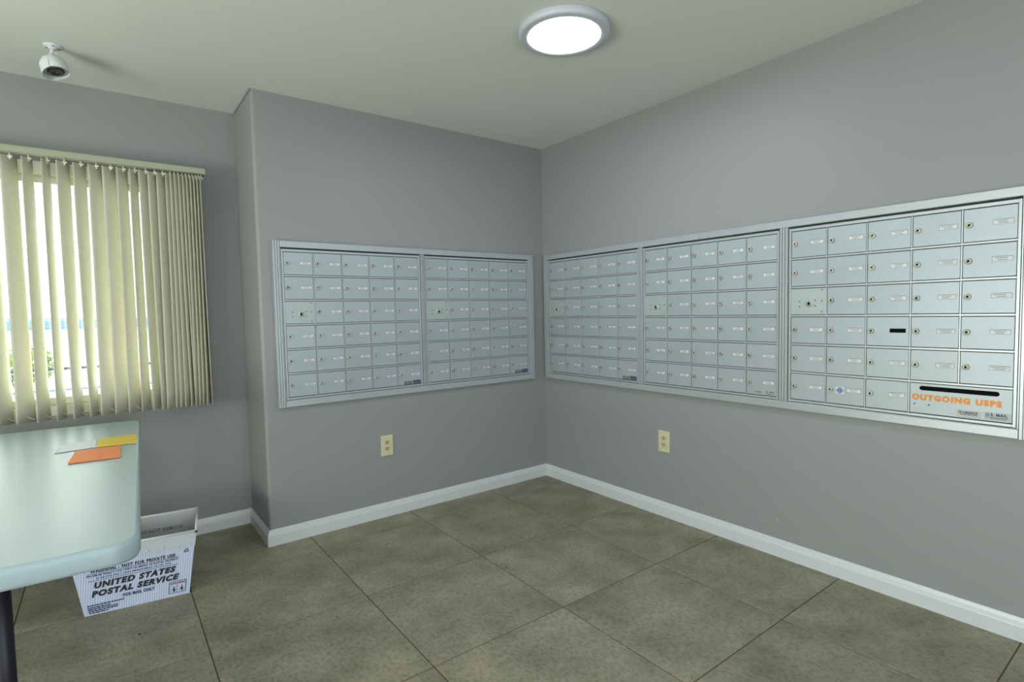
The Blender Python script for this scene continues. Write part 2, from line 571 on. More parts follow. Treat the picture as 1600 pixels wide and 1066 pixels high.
DW, DH = CWD - 0.0075, CHT - 0.0125
me_door = door_mesh(DW, DH)
bm = bmesh.new()
bm_lathe(bm, [(0.0, -0.0082), (0.0040, -0.0082), (0.0040, -0.0088), (0.0098, -0.0088), (0.0110, -0.0074), (0.0112, 0.0), (0.0, 0.0)], 20, mis=[1, 1, 0, 0, 0, 0], axis=(0, 1, 0))
bm_box(bm, -0.0014, 0.0014, -0.0094, -0.0080, -0.0046, 0.0046, mi=2)
me_lock = mesh_of('lock', bm, [M['brass'], M['screw'], M['black']])


def card_mesh(var, black=False, faded=False):
    rnd = random.Random(var)
    bm = bmesh.new()
    w, h = 0.059, 0.0185
    # thin bezel; its wider dark top strip stands in for the recess shadow
    bm_box(bm, -w / 2, w / 2, -0.0010, 0, h / 2 - 0.0018, h / 2, mi=2)
    bm_box(bm, -w / 2, w / 2, -0.0008, 0, -h / 2, -h / 2 + 0.0010, mi=2)
    bm_box(bm, -w / 2, -w / 2 + 0.0010, -0.0008, 0, -h / 2, h / 2, mi=2)
    bm_box(bm, w / 2 - 0.0010, w / 2, -0.0008, 0, -h / 2, h / 2, mi=2)
    bm_box(bm, -w / 2 + 0.001, w / 2 - 0.001, -0.0004, 0, -h / 2 + 0.001, h / 2 - 0.0018, mi=3 if black else 0)
    if not black:
        for z, x0, x1 in ((0.0028, -0.020, 0.022), (-0.0035, -0.014, 0.018)):
            x = x0 + rnd.uniform(-0.004, 0.003)
            e = x1 - rnd.uniform(0, 0.008)
            while x < e:
                d = rnd.uniform(0.002, 0.006)
                bm_box(bm, x, min(x + d, e), -0.0007, -0.0002, z - 0.0013, z + 0.0013, mi=1)
                x += d + 0.0013
    return mesh_of('name_card', bm, [M['paper'], M['ink'], M['alu_dark'], M['black']])


cards = [card_mesh(k) for k in range(7)]
card_black = card_mesh(99, black=True)

# carrier access door
bm = bmesh.new()
bm_box(bm, -CWD / 2 + 0.0015, CWD / 2 - 0.0015, YD, -0.006, -DH / 2, DH / 2, bev=0.0011)
me_master = mesh_of('carrier_door', bm, M['master'])
bm = bmesh.new()
bm_lathe(bm, [(0.0, -0.004), (0.0075, -0.004), (0.0075, -0.006), (0.011, -0.006), (0.0115, -0.003), (0.0150, -0.003), (0.0165, -0.001), (0.0165, 0.0), (0.0, 0.0)], 24,
         mis=[1, 1, 0, 0, 2, 2, 2, 2], axis=(0, 1, 0))
bm_box(bm, -0.0015, 0.0015, -0.0048, -0.0038, -0.005, 0.005, mi=3)
me_mlock = mesh_of('carrier_lock', bm, [M['brass'], M['dark_plastic'], M['master'], M['black']])
bm = bmesh.new()
bm_lathe(bm, [(0.0, -0.0024), (0.0022, -0.0022), (0.0036, -0.0008), (0.0036, 0.0), (0.0, 0.0)], 12, axis=(0, 1, 0))
me_screw = mesh_of('screw', bm, M['screw'])


def unit_frame_mesh(outgoing):
    bm = bmesh.new()
    a, b = 0.0026, 0.0085
    f = -0.0175
    # perimeter, leaving dark gaps towards the surround
    bm_box(bm, a, PL + 0.0022, f, -0.004, 0.002, UH - b, bev=0.0006)
    bm_box(bm, UW - PR - 0.0022, UW - a, f, -0.004, 0.002, UH - b, bev=0.0006)
    bm_box(bm, PL + 0.0022, UW - PR - 0.0022, f, -0.004, UH - PT - 0.0035, UH - b, bev=0.0006)
    bm_box(bm, PL + 0.0022, UW - PR - 0.0022, f, -0.004, 0.003, PB + 0.0032, bev=0.0006)
    for r in range(NZ - 1):       # horizontal rails between rows
        z = cellz(r)
        bm_box(bm, PL + 0.0022, UW - PR - 0.0022, f, -0.004, z - 0.0042, z + 0.0042, bev=0.0012)
    for i in range(1, NX):        # thin vertical bars
        x = cellx(i)
        segs = [(cellz(r), cellz(r) + CHT) for r in range(NZ)]
        for r, (z0, z1) in enumerate(segs):
            if outgoing and r == 5 and i == 4:
                continue
            bm_box(bm, x - 0.0022, x + 0.0022, -0.0150, -0.004, z0 + 0.0045, z1 - 0.0045)
    return mesh_of('unit_frame', bm, M['alu_rail'])


me_frame = unit_frame_mesh(False)
me_frame_out = unit_frame_mesh(True)
bm = bmesh.new()
bm_box(bm, 0.001, UW - 0.001, -0.005, -0.0008, 0.001, UH - 0.001)
me_back = mesh_of('back_plate', bm, M['gap'])


def mail_unit(label, loc, rotz, width, idx):
    t = thing('mailbox_unit', label, 'mailbox', loc, rotz, 'mailbox units set in the walls')
    t.scale = (width / UW, 1, 1)
    out = idx == 4
    put('back_plate', me_back, t)
    put('unit_frame', me_frame_out if out else me_frame, t)
    rnd = random.Random(100 + idx)
    for r in range(NZ):
        for i in range(NX):
            xc, zc = cellx(i) + CWD / 2, cellz(r) + CHT / 2
            if r == 2 and i == 0:
                d = put('carrier_door', me_master, t, (xc, 0, zc))
                d['label'] = 'keyed carrier plate with seven screws, no name card'
                lx, lz = xc + 0.005, zc - 0.010
                put('carrier_lock', me_mlock, d, (lx - xc, YD, lz - zc))
                for sx, sz in ((-0.040, 0.002), (0.010 + 0.022, 0.004), (-0.040, -0.023), (0.032, -0.021), (0.062, 0.052), (0.062, 0.002), (0.062, -0.048)):
                    put('screw', me_screw, d, (sx, YD, sz))
                continue
            if out and r == 5 and i == 4:
                continue
            if out and r == 5 and i == 3:
                ow = 2 * CWD - 0.0075
                xm = xc + CWD / 2
                bm = bmesh.new()
                bm_box(bm, -ow / 2, ow / 2, YD, -0.006, -DH / 2, DH / 2, bev=0.0011)
                d = obj('outgoing_mail_door', bm, M['door'], t, (xm, 0, zc))
                d['label'] = 'double-width door with a long black slot and orange lettering'
                # slot
                s0, s1 = -ow / 2 + 0.102 * ow, -ow / 2 + 0.885 * ow
                bm = bmesh.new()
                rr = 0.0088
                pts = []
                for cx_, a0 in ((s1 - rr, -PI / 2), (s0 + rr, PI / 2)):
                    for k in range(9):
                        a = a0 + PI * k / 8
                        pts.append((cx_ + rr * math.cos(a), YD - 0.0006, rr * math.sin(a)))
                bm_prism(bm, pts, (0, 0.0012, 0))
                obj('mail_slot', bm, M['black'], d, (0, 0, 0.345 * DH))
                lw = 0.885 * ow
                put('lettering', text_mesh('lettering', 'OUTGOING USPS', 0.0250, lw, 0.072, M['orange_ink']), d, (-ow / 2 + 0.022 * ow, YD - 0.0006, -0.065 * DH))
                for sx in (0.052, 0.205):
                    put('screw', me_screw, d, (-ow / 2 + sx * ow, YD, -0.20 * DH))
                # maker's plate and postal sticker
                bm = bmesh.new()
                bm_box(bm, 0, 0.075, -0.0008, 0, 0, 0.0265, bev=0.0003)
                p = obj('maker_plate', bm, M['sticker_grey'], d, (ow / 2 - 0.163, YD, -DH / 2 + 0.004))
                stickers_text(p, ((('FLORENCE', 0.0100, 0.056, 0.007, 0.0130, M['black_ink'])),), ((0.012, 0.010, 0.052),))
                bm = bmesh.new()
                bm_box(bm, 0, 0.078, -0.0008, 0, 0, 0.0285, bev=0.0003)
                p = obj('postal_sticker', bm, M['sticker_grey'], d, (ow / 2 - 0.081, YD, -DH / 2 + 0.004))
                stickers_text(p, (('U.S. MAIL', 0.0115, 0.062, 0.006, 0.0145, M['navy_ink']),), ((0.006, 0.0105, 0.064), (0.020, 0.0060, 0.046)))
                continue
            d = put('mailbox_door', me_door, t, (xc, 0, zc))
            put('lock', me_lock, d, (-CWD / 2 + 0.0215, YD, 0.002 + rnd.uniform(-0.0008, 0.0008)), (0, rnd.uniform(-0.15, 0.15), 0))
            cm = cards[rnd.randrange(7)]
            if out and r == 3 and i == 2:
                cm = card_black
                d['label'] = 'door with a solid black name card'
            put('name_card', cm, d, (0.038, YD, 0.004))
            if out and r == 5 and i == 1:
                bm = bmesh.new()
                bm_box(bm, -0.0165, 0.0165, -0.0006, 0, -0.015, 0.015, mi=0)
                bm_cyl(bm, (0, -0.0009, 0), (0, -0.0006, 0), 0.0135, n=24, mi=1)
                bm_cyl(bm, (0, -0.0011, 0), (0, -0.0009, 0), 0.0105, n=24, mi=2)
                bm_cyl(bm, (0, -0.0013, 0), (0, -0.0011, 0), 0.0085, n=24, mi=1)
                bm_box(bm, -0.0015, 0.0015, -0.0016, -0.0012, -0.006, 0.006, mi=2)
                obj('round_sticker', bm, [M['paper'], M['blue_ink'], M['sticker_grey']], d, (-0.020, YD, 0.000))
            if not out and r == 5 and i == 4:
                pale = idx == 3
                bm = bmesh.new(); bm_box(bm, 0, 0.052, -0.0007, 0, 0, 0.020)
                p = obj('maker_plate', bm, M['sticker_grey'] if pale else M['sticker_dark'], d, (DW / 2 - 0.118, YD, -DH / 2 + 0.002))
                stickers_text(p, (('FLORENCE', 0.0055, 0.040, 0.006, 0.010, M['black_ink'] if pale else M['sticker_grey']),), ((0.008, 0.006, 0.036),))
                bm = bmesh.new(); bm_box(bm, 0, 0.056, -0.0007, 0, 0, 0.024)
                p = obj('postal_sticker', bm, M['sticker_grey'] if pale else M['sticker_blue'], d, (DW / 2 - 0.060, YD, -DH / 2 + 0.002))
                stickers_text(p, (('U.S. MAIL', 0.0085, 0.048, 0.004, 0.0125, M['navy_ink']),), ((0.006, 0.008, 0.044), (0.012, 0.004, 0.034)))
    return t


def stickers_text(p, texts, rows):
    """merges lettering and fine-print dashes into the sticker's own mesh"""
    bm = bmesh.new()
    bm.from_mesh(p.data)
    mats = list(p.data.materials)
    for body, h, w, x, z, m in texts:
        tm = text_mesh('print', body, h, w, 0.045, m)
        n0 = len(bm.faces)
        bm.from_mesh(tm)
        bm.faces.ensure_lookup_table()
        nv = set()
        for f in bm.faces[n0:]:
            f.material_index = len(mats)
            nv.update(f.verts)
        for v in nv:
            v.co += Vector((x, -0.0010, z))
        mats.append(m)
        bpy.data.meshes.remove(tm)
    mi = len(mats) - 1
    rnd = random.Random(3)
    for x, z, w in rows:
        e = x + w
        while x < e:
            d = rnd.uniform(0.003, 0.007)
            bm_box(bm, x, min(x + d, e), -0.0011, -0.0006, z - 0.0010, z + 0.0010, mi=mi)
            x += d + 0.0012
    me = bpy.data.meshes.new(p.name)
    bm.to_mesh(me); bm.free()
    for m in mats:
        me.materials.append(m)
    p.data = me


LA, LB, LC, LD, LO, LE = -1.8649, -1.0301, -1.0025, -0.1595, -1.9068, -0.1143
RA, RB, RC, RD, RE, RF = -0.0731, -0.9162, -0.9531, -1.7862, -1.8287, -2.6530
RO, RZ = -0.0300, -2.6960
mail_unit('silver mailbox unit nearest the projecting wall edge, left of two on left wall', (LA, 0, ZB), 0, LB - LA, 0)
mail_unit('silver mailbox unit on the left wall, the one closest to the room corner', (LC, 0, ZB), 0, LD - LC, 1)
mail_unit('silver mailbox unit on the right wall immediately beside the room corner', (0, RA, ZB), -PI / 2, RA - RB, 2)
mail_unit('silver mailbox unit in the middle of the three on the right wall', (0, RC, ZB), -PI / 2, RC - RD, 3)
mail_unit('silver mailbox unit with the orange OUTGOING USPS slot door, nearest on right wall', (0, RE, ZB), -PI / 2, RE - RF, 4)


# ---- aluminium surrounds
def rail_bm(x0, x1, z0, z1, lip_bottom=True):
    """horizontal trim strip with a bevelled face and a shallow step"""
    bm = bmesh.new()
    pts = [(x0, 0, z0), (x0, -TT + 0.002, z0), (x0, -TT, z0 + 0.002), (x0, -TT, z1 - 0.004), (x0, -TT + 0.004, z1), (x0, 0, z1)]
    bm_prism(bm, pts, (x1 - x0, 0, 0))
    return bm


def stile_bm(x0, x1, z0, z1, ribs):
    """vertical strip with grooves between raised ribs"""
    bm = bmesh.new()
    w = (x1 - x0) / ribs
    pts = [(x0, 0, z0)]
    for k in range(ribs):
        a, b = x0 + k * w, x0 + (k + 1) * w
        g = min(0.0022, w * 0.2)
        pts += [(a + g * 0.3, -TT + 0.0045, z0), (a + g, -TT, z0), (b - g, -TT, z0), (b - g * 0.3, -TT + 0.0045, z0)]
    pts.append((x1, 0, z0))
    bm_prism(bm, pts, (0, 0, z1 - z0))
    return bm


def surround(label, loc, rotz, xo0, xi0, mulls, xi1, xo1, joint_t, joint_b):
    t = thing('mailbox_surround', label, 'frame', loc, rotz, 'aluminium frames around the mailbox banks')
    obj('top_rail', rail_bm(xi0 - 0.004, joint_t - 0.0006, ZT - ZB, ZOT - ZB), M['alu_rail'], t)
    obj('top_rail', rail_bm(joint_t + 0.0006, xi1 + 0.004, ZT - ZB, ZOT - ZB), M['alu_rail'], t)
    obj('bottom_rail', rail_bm(xi0 - 0.004, joint_b - 0.0006, ZOB - ZB, 0), M['alu_rail'], t)
    obj('bottom_rail', rail_bm(joint_b + 0.0006, xi1 + 0.004, ZOB - ZB, 0), M['alu_rail'], t)
    obj('stile', stile_bm(xo0, xi0 - 0.0045, ZOB - ZB, ZOT - ZB, 3), M['alu_rail'], t)
    obj('stile', stile_bm(xi1 + 0.0045, xo1, ZOB - ZB, ZOT - ZB, 3), M['alu_rail'], t)
    obj('inner_lip', boxes((xi0 - 0.004, xi0, -TT + 0.003, 0, 0.0, ZT - ZB)), M['alu_rail'], t)
    obj('inner_lip', boxes((xi1, xi1 + 0.004, -TT + 0.003, 0, 0.0, ZT - ZB)), M['alu_rail'], t)
    for a, b in mulls:
        obj('mullion', stile_bm(a + 0.0005, b - 0.0005, 0.0, ZT - ZB, 3), M['alu_rail'], t)
    return t


surround('aluminium frame around the two mailbox units on the left wall', (0, 0, ZB), 0, LO, LA, [(LB, LC)], LD, LE, -1.430, -1.20)
surround('long aluminium frame around the three mailbox units on the right wall', (0, 0, ZB), -PI / 2, -RO, -RA, [(-RB, -RC), (-RD, -RE)], -RF, -RZ, 1.349, 1.461)


# ================================================================== OUTLETS
def outlet(label, loc, rotz, w, h):
    t = thing('power_outlet', label, 'outlet', loc, rotz, 'ivory wall outlets')
    bm = bmesh.new()
    bm_box(bm, -w / 2, w / 2, -0.0065, 0, -h / 2, h / 2, bev=0.0035, seg=2)
    obj('cover_plate', bm, M['ivory'], t)
    for s in (1, -1):
        bm = bmesh.new()
        pts = []
        for k in range(24):
            a = 2 * PI * k / 24
            pts.append((0.0165 * math.cos(a), -0.0085, max(-0.0125, min(0.0125, 0.0165 * math.sin(a)))))
        bm_prism(bm, pts, (0, 0.003, 0))
        rc = obj('receptacle', bm, M['ivory_dark'], t, (0, 0, s * 0.0195))
        bm = boxes((-0.0088, -0.0048, -0.0090, -0.0084, 0.0, 0.0095), (0.0048, 0.0084, -0.0090, -0.0084, 0.0, 0.0090))
        bm_cyl(bm, (0, -0.0090, -0.0060), (0, -0.0084, -0.0060), 0.0036, n=10)
        obj('slots', bm, M['black'], rc)
    bm = bmesh.new()
    bm_cyl(bm, (0, -0.0072, 0), (0, -0.0060, 0), 0.0026, n=12)
    obj('screw', bm, M['clip'], t)
    return t


outlet('ivory wall outlet under the mailboxes on the left wall', (-1.2860, 0, 0.4405), 0, 0.080, 0.129)
outlet('ivory wall outlet under the mailboxes on the right wall', (0, -1.0915, 0.4550), -PI / 2, 0.082, 0.129)

# ================================================================== CEILING LIGHT
lt = thing('ceiling_light', 'round white flush ceiling light, lit, near the room corner', 'ceiling light', (-1.021, -1.367, H))
bm = bmesh.new()
bm_lathe(bm, [(0.0, 0.0), (0.190, 0.0), (0.192, -0.003), (0.192, -0.024), (0.188, -0.029), (0.182, -0.031), (0.158, -0.031), (0.1505, -0.028), (0.1500, -0.020), (0.0, -0.020)], 72)
obj('housing', bm, M['fixture'], lt)
bm = bmesh.new()
bm_lathe(bm, [(0.1480, -0.021), (0.1480, -0.0265), (0.120, -0.0285), (0.0, -0.0295)], 64)
obj('diffuser', bm, M['diffuser'], lt)

# ================================================================== SECURITY CAMERA
sc_ = thing('security_camera', 'small white bullet security camera hanging from the ceiling', 'security camera', (-2.760, 0.0, H))
bm = bmesh.new()
bm_lathe(bm, [(0.0, 0.0), (0.034, 0.0), (0.034, -0.004), (0.030, -0.007), (0.016, -0.008), (0.016, -0.014), (0.0, -0.014)], 32)
obj('mount_plate', bm, M['plastic_white'], sc_)
for k in range(3):
    a = 0.6 + k * 2 * PI / 3
    bm = bmesh.new()
    bm_cyl(bm, (0.024 * math.cos(a), 0.024 * math.sin(a), -0.0095), (0.024 * math.cos(a), 0.024 * math.sin(a), -0.006), 0.0035, n=10)
    obj('screw', bm, M['screw'], sc_)
bm = bmesh.new()
bm_cyl(bm, (0, 0, -0.012), (-0.006, -0.008, -0.045), 0.0085, n=16)
bm_lathe(bm, [(0.0, -0.012), (0.008, -0.011), (0.0125, 0.0), (0.008, 0.011), (0.0, 0.012)], 20, origin=(-0.006, -0.008, -0.046))
bm_box(bm, 0.004, 0.012, -0.014, -0.002, -0.040, -0.030, bev=0.001)
obj('bracket_arm', bm, M['plastic_white'], sc_)
axis = Vector((0.20, -0.24, -1)).normalized()
org = Vector((-0.006, -0.006, -0.055))
bm = bmesh.new()
bm_lathe(bm, [(0.0, -0.004), (0.022, -0.002), (0.036, 0.006), (0.044, 0.018), (0.0475, 0.034), (0.0495, 0.066), (0.047, 0.068), (0.046, 0.058), (0.0, 0.056)], 36, axis=axis, origin=org)
obj('housing', bm, M['plastic_white'], sc_)
bm = bmesh.new()
bm_lathe(bm, [(0.0455, 0.0565), (0.0445, 0.0605), (0.031, 0.0615), (0.030, 0.058)], 36, axis=axis, origin=org)
obj('face_ring', bm, M['lens_ring'], sc_)
bm = bmesh.new()
bm_lathe(bm, [(0.031, 0.0580), (0.031, 0.0640), (0.026, 0.0665), (0.013, 0.0670), (0.011, 0.0640), (0.0, 0.0685)], 32, axis=axis, origin=org)
obj('lens', bm, M['dark_plastic'], sc_)
# visor: part of a shell that overhangs the face
bm = bmesh.new()
a_ = axis.orthogonal().normalized(); b_ = axis.cross(a_)
mid = Vector((-0.9, 0.3, 0.0))
ph0 = math.atan2(mid.dot(b_), mid.dot(a_))
ring = []
for k in range(17):
    ph = ph0 - 1.5 + 3.0 * k / 16
    dr = a_ * math.cos(ph) + b_ * math.sin(ph)
    lip = 0.069 + 0.010 * math.cos((k - 8) / 8 * PI / 2)
    ring.append([bm.verts.new(org + axis * h + dr * r) for r, h in ((0.0497, 0.030), (0.0515, lip), (0.0498, lip), (0.0490, 0.034))])
for A, B in zip(ring, ring[1:]):
    for i in range(4):
        bm.faces.new((A[i], B[i], B[(i + 1) % 4], A[(i + 1) % 4]))
bm.faces.new(ring[0]); bm.faces.new(list(reversed(ring[-1])))
obj('visor', bm, M['plastic_white'], sc_)

# ================================================================== VERTICAL BLIND
YB = D - 0.10
bl = thing('vertical_blind', 'cream vertical blind with slats drawn half open across the window', 'blind', (-2.16, YB, 2.07))
bx, bz = -2.16, 2.07


def L_(x, y, z):
    return (x - bx, y - YB, z - bz)


XL = -4.42
bm = bmesh.new()
y0, y1 = -0.024, 0.024
prof = [(y0, 0.0), (y0 - 0.001, -0.004), (y0 - 0.001, -0.028), (y0 + 0.002, -0.031), (-0.006, -0.031), (-0.006, -0.024), (0.006, -0.024), (0.006, -0.031), (y1, -0.031), (y1, 0.0)]
bm_prism(bm, [(XL - bx, y, z) for y, z in prof], (-(XL - bx), 0, 0))
obj('headrail', bm, M['headrail'], bl)
obj('end_cap', boxes((0, 0.005, -0.026, 0.026, -0.033, 0.001), bev=0.001), M['headrail'], bl)
for x in (-2.40, -3.2, -4.0):
    obj('wall_bracket', boxes((x - bx - 0.018, x - bx + 0.018, -0.022, 0.099, 0.0005, 0.0035), (x - bx - 0.018, x - bx + 0.018, 0.095, 0.099, -0.02, 0.020)), M['screw'] if x > -2.5 else M['headrail'], bl)

VW, VT = 0.089, 0.0016
VTOP, VBOT = 2.022, 0.765


def vane_mesh(flare, seed):
    """one curved slat, top at z=0; width along x, bowed towards -y"""
    rnd = random.Random(seed)
    L = VTOP - VBOT
    nz, nx = 12, 8
    bm = bmesh.new()
    grid = {}
    tw = rnd.uniform(-0.05, 0.05)
    for s in (0, 1):
        for j in range(nz + 1):
            z = -L * j / nz
            ang = tw * j / nz
            for i in range(nx + 1):
                u = (i / nx - 0.5)
                x = u * VW
                y = -0.0075 * (1 - (2 * u) ** 2) + 0.004 + (VT if s else 0) + flare * (j / nz) ** 2 * 0.01 * math.sin(u * 3)
                xr, yr = x * math.cos(ang) - y * math.sin(ang), x * math.sin(ang) + y * math.cos(ang)
                grid[s, j, i] = bm.verts.new((xr, yr, z))
    for j in range(nz):
        for i in range(nx):
            a = bm.faces.new((grid[0, j, i], grid[0, j + 1, i], grid[0, j + 1, i + 1], grid[0, j, i + 1])); a.smooth = True
            a = bm.faces.new((grid[1, j, i], grid[1, j, i + 1], grid[1, j + 1, i + 1], grid[1, j + 1, i])); a.smooth = True
    for j in range(nz):
        bm.faces.new((grid[0, j, 0], grid[1, j, 0], grid[1, j + 1, 0], grid[0, j + 1, 0]))
        bm.faces.new((grid[0, j, nx], grid[0, j + 1, nx], grid[1, j + 1, nx], grid[1, j, nx]))
    for i in range(nx):
        bm.faces.new((grid[0, 0, i], grid[0, 0, i + 1], grid[1, 0, i + 1], grid[1, 0, i]))
        bm.faces.new((grid[0, nz, i], grid[1, nz, i], grid[1, nz, i + 1], grid[0, nz, i + 1]))
    return mesh_of('slat', bm, M['vane'])


vms = [vane_mesh(random.uniform(-1, 1), 40 + k) for k in range(6)]
bm = bmesh.new()
bm_box(bm, -0.004, 0.004, -0.006, 0.002, -0.012, 0.002, bev=0.001)
bm_cyl(bm, (0, 0, 0.0), (0, 0, 0.018), 0.003, n=8)
bm_box(bm, -0.010, 0.010, -0.009, -0.004, -0.004, 0.005, bev=0.001)
me_clip = mesh_of('slat_clip', bm, M['clip'])
vanes = [(-3.026 - 0.066 * k, 72 if k == 0 else 54 + 4 * ((k * 7) % 5)) for k in range(21, -1, -1)]
vanes += [(-2.958, 52), (-2.892, 67), (-2.825, 72), (-2.761, 57), (-2.698, 56), (-2.637, 52), (-2.579, 48), (-2.527, 57),
          (-2.478, 64), (-2.431, 54), (-2.392, 52), (-2.356, 56)]
x = -2.322
k = 0
while x < -2.172:
    vanes.append((x, 64 + 2.2 * k))
    x += 0.0185 - 0.0006 * k
    k += 1
for n_, (x, a) in enumerate(vanes):
    v = put('slat', vms[n_ % 6], bl, L_(x, YB, VTOP), (0, 0, math.radians(a)))
    put('slat_clip', me_clip, v, (0, -0.003, -0.002), (0, 0, -math.radians(a)))
# bead chain along the slat bottoms
bm = bmesh.new()
xs = [v[0] for v in vanes]
for a, b in zip(xs[8:], xs[9:]):
    if b - a < 0.03:
        continue
    for s in range(8):
        t0, t1 = s / 8, (s + 1) / 8
        z = lambda t: VBOT + 0.030 - 0.018 * (1 - (2 * t - 1) ** 2)
        bm_cyl(bm, L_(a + (b - a) * t0, YB - 0.002, z(t0)), L_(a + (b - a) * t1, YB - 0.002, z(t1)), 0.0012, n=5, cap=False)
obj('bead_chain', bm, M['clip'], bl)

# ================================================================== FOLDING TABLE
TH = 0.740
tb = thing('folding_table', 'white plastic folding table with rounded corners under the window blind', 'table', (-2.561, -0.695, 0.0), math.radians(-2.45))
TL, TWD = 1.83, 0.76     # along local y, local x (right edge at x = 0)


def rounded_rect(w0, w1, l0, l1, r, n=8):
    pts = []
    for cx_, cy_, a0 in ((w1 - r, l1 - r, 0), (w0 + r, l1 - r, PI / 2), (w0 + r, l0 + r, PI), (w1 - r, l0 + r, 1.5 * PI)):
        for k in range(n + 1):
            a = a0 + PI / 2 * k / n
            pts.append((cx_ + r * math.cos(a), cy_ + r * math.sin(a)))
    return pts


bm = bmesh.new()
levels = [(0.012, TH - 0.0015, 0.045), (0.004, TH - 0.0005, 0.052), (0.0, TH - 0.004, 0.055), (-0.002, TH - 0.012, 0.057), (-0.002, TH - 0.040, 0.057), (0.003, TH - 0.049, 0.052), (0.014, TH - 0.052, 0.042)]
rings = []
for ins, z, r in levels:
    rings.append([bm.verts.new((px, py, z)) for px, py in rounded_rect(-TWD + ins, -ins, -TL / 2 + ins, TL / 2 - ins, r)])
for A, B in zip(rings, rings[1:]):
    n = len(A)
    for i in range(n):
        f = bm.faces.new((A[i], A[(i + 1) % n], B[(i + 1) % n], B[i])); f.smooth = True
bm.faces.new(rings[0]); bm.faces.new(list(reversed(rings[-1])))
M['table'] = mat('white_blow_moulded_plastic', (0.37, 0.46, 0.50), 0.32, noise=0.05, nscale=5, bump=0.25, bscale=55, spec=0.35)
obj('tabletop', bm, M['table'], tb)


def tube_path(bm, pts, r, n=12):
    pts = [Vector(p) for p in pts]
    for a, b in zip(pts, pts[1:]):
        bm_cyl(bm, a, b, r, n=n)
    for p in pts[1:-1]:
        bmesh.ops.create_icosphere(bm, subdivisions=2, radius=r * 1.0, matrix=Matrix.Translation(p))


for s in (-1, 1):
    yl = -(TL / 2 - 0.20) if s < 0 else TL / 2 - 0.10
    for xx, tw in ((-0.274, 0.0), (-0.49, -0.0)):
        bm = bmesh.new()
        tube_path(bm, [(xx, yl, TH - 0.055), (xx + tw, yl, 0.10)], 0.0195)
        obj('leg', bm, M['navy_steel'], tb)
    bm = bmesh.new()
    tube_path(bm, [(-0.06, yl, 0.016), (-0.10, yl, 0.045), (-0.272, yl, 0.10), (-0.49, yl, 0.10), (-0.66, yl, 0.045), (-0.70, yl, 0.016)], 0.0155)
    obj('foot_bar', bm, M['navy_steel'], tb)
    bm = bmesh.new()
    tube_path(bm, [(-0.272, yl, 0.42), (-0.397, yl - s * 0.04, 0.48), (-0.397, yl - s * 0.38, TH - 0.058)], 0.009)
    obj('brace', bm, M['navy_steel'], tb)
    bm = boxes((-0.66, -0.10, yl - 0.02, yl + 0.02, TH - 0.068, TH - 0.050), bev=0.002)
    obj('leg_hinge_bar', bm, M['navy_steel'], tb)


# ================================================================== ENVELOPES on the table (corner points on the top)
def envelope(name, label, cat, pts, th, m, z0=TH + 0.0003, flap=None, edge=None):
    cx_ = sum(p[0] for p in pts) / 4
    cy_ = sum(p[1] for p in pts) / 4
    bm = bmesh.new()
    fs = bm_prism(bm, [(p[0] - cx_, p[1] - cy_, 0) for p in pts], (0, 0, th))
    if edge:
        for f in fs[2:]:
            f.material_index = 1
    o = obj(name, bm, [m, edge] if edge else m, None, (cx_, cy_, z0))
    return o


o = envelope('envelope', 'y', 'envelope', [(-2.683, -0.222), (-2.552, -0.218), (-2.558, -0.418), (-2.689, -0.398)], 0.0035, M['yellow'], z0=TH + 0.0003)
tag(o, 'yellow envelope at the table edge, behind the orange one', 'envelope', 'paper envelopes on the table')
o = envelope('envelope', 'w', 'envelope', [(-2.809, -0.250), (-2.692, -0.226), (-2.692, -0.392), (-2.818, -0.405)], 0.0020, M['white_env'], z0=TH + 0.0003)
tag(o, 'white envelope beside the yellow one on the table', 'envelope', 'paper envelopes on the table')
o = envelope('envelope', 'o', 'envelope', [(-2.753, -0.430), (-2.612, -0.442), (-2.617, -0.654), (-2.768, -0.640)], 0.0045, M['orange'], z0=TH + 0.0003)
tag(o, 'orange envelope in front of the white and yellow ones', 'envelope', 'paper envelopes on the table')

# ================================================================== POSTAL TUB
TBH = 0.290
p_bl, p_br = Vector((-2.768, -0.245, 0)), Vector((-2.391, -0.297, 0))
dx = (p_br - p_bl).normalized()
ang = math.atan2(dx.y, dx.x)
mid_f = (p_bl + p_br) / 2
tub = thing('postal_tub', 'white corrugated plastic mail tub printed UNITED STATES POSTAL SERVICE on the floor', 'tub', (mid_f.x, mid_f.y, 0.0), ang)
WB, WT, DB = 0.190, 0.229, 0.262       # half widths bottom / top, depth bottom
FO, BO = -0.028, 0.300                 # front / back y at the top


def tubpt(u, v, d=0.0):
    """point on the front face: u 0..1 across the bottom-to-top taper, v 0..1 up, pushed out by d"""
    hw = WB + (WT - WB) * v
    return Vector(((u * 2 - 1) * hw, FO * v - d, TBH * v))


bm = bmesh.new()
T_ = 0.005
outer = [[(-WB, 0), (WB, 0), (WB, DB), (-WB, DB)], [(-WT, FO), (WT, FO), (WT, BO), (-WT, BO)]]
inner = [[(-WB + T_, T_), (WB - T_, T_), (WB - T_, DB - T_), (-WB + T_, DB - T_)], [(-WT + T_, FO + T_), (WT - T_, FO + T_), (WT - T_, BO - T_), (-WT + T_, BO - T_)]]
ob = [bm.verts.new((*p, 0.001)) for p in outer[0]]
ot = [bm.verts.new((*p, TBH)) for p in outer[1]]
ib = [bm.verts.new((*p, 0.006)) for p in inner[0]]
it = [bm.verts.new((*p, TBH)) for p in inner[1]]
for i in range(4):
    j = (i + 1) % 4
    bm.faces.new((ob[i], ob[j], ot[j], ot[i]))
    bm.faces.new((ib[j], ib[i], it[i], it[j])).material_index = 1
    bm.faces.new((ot[i], ot[j], it[j], it[i]))
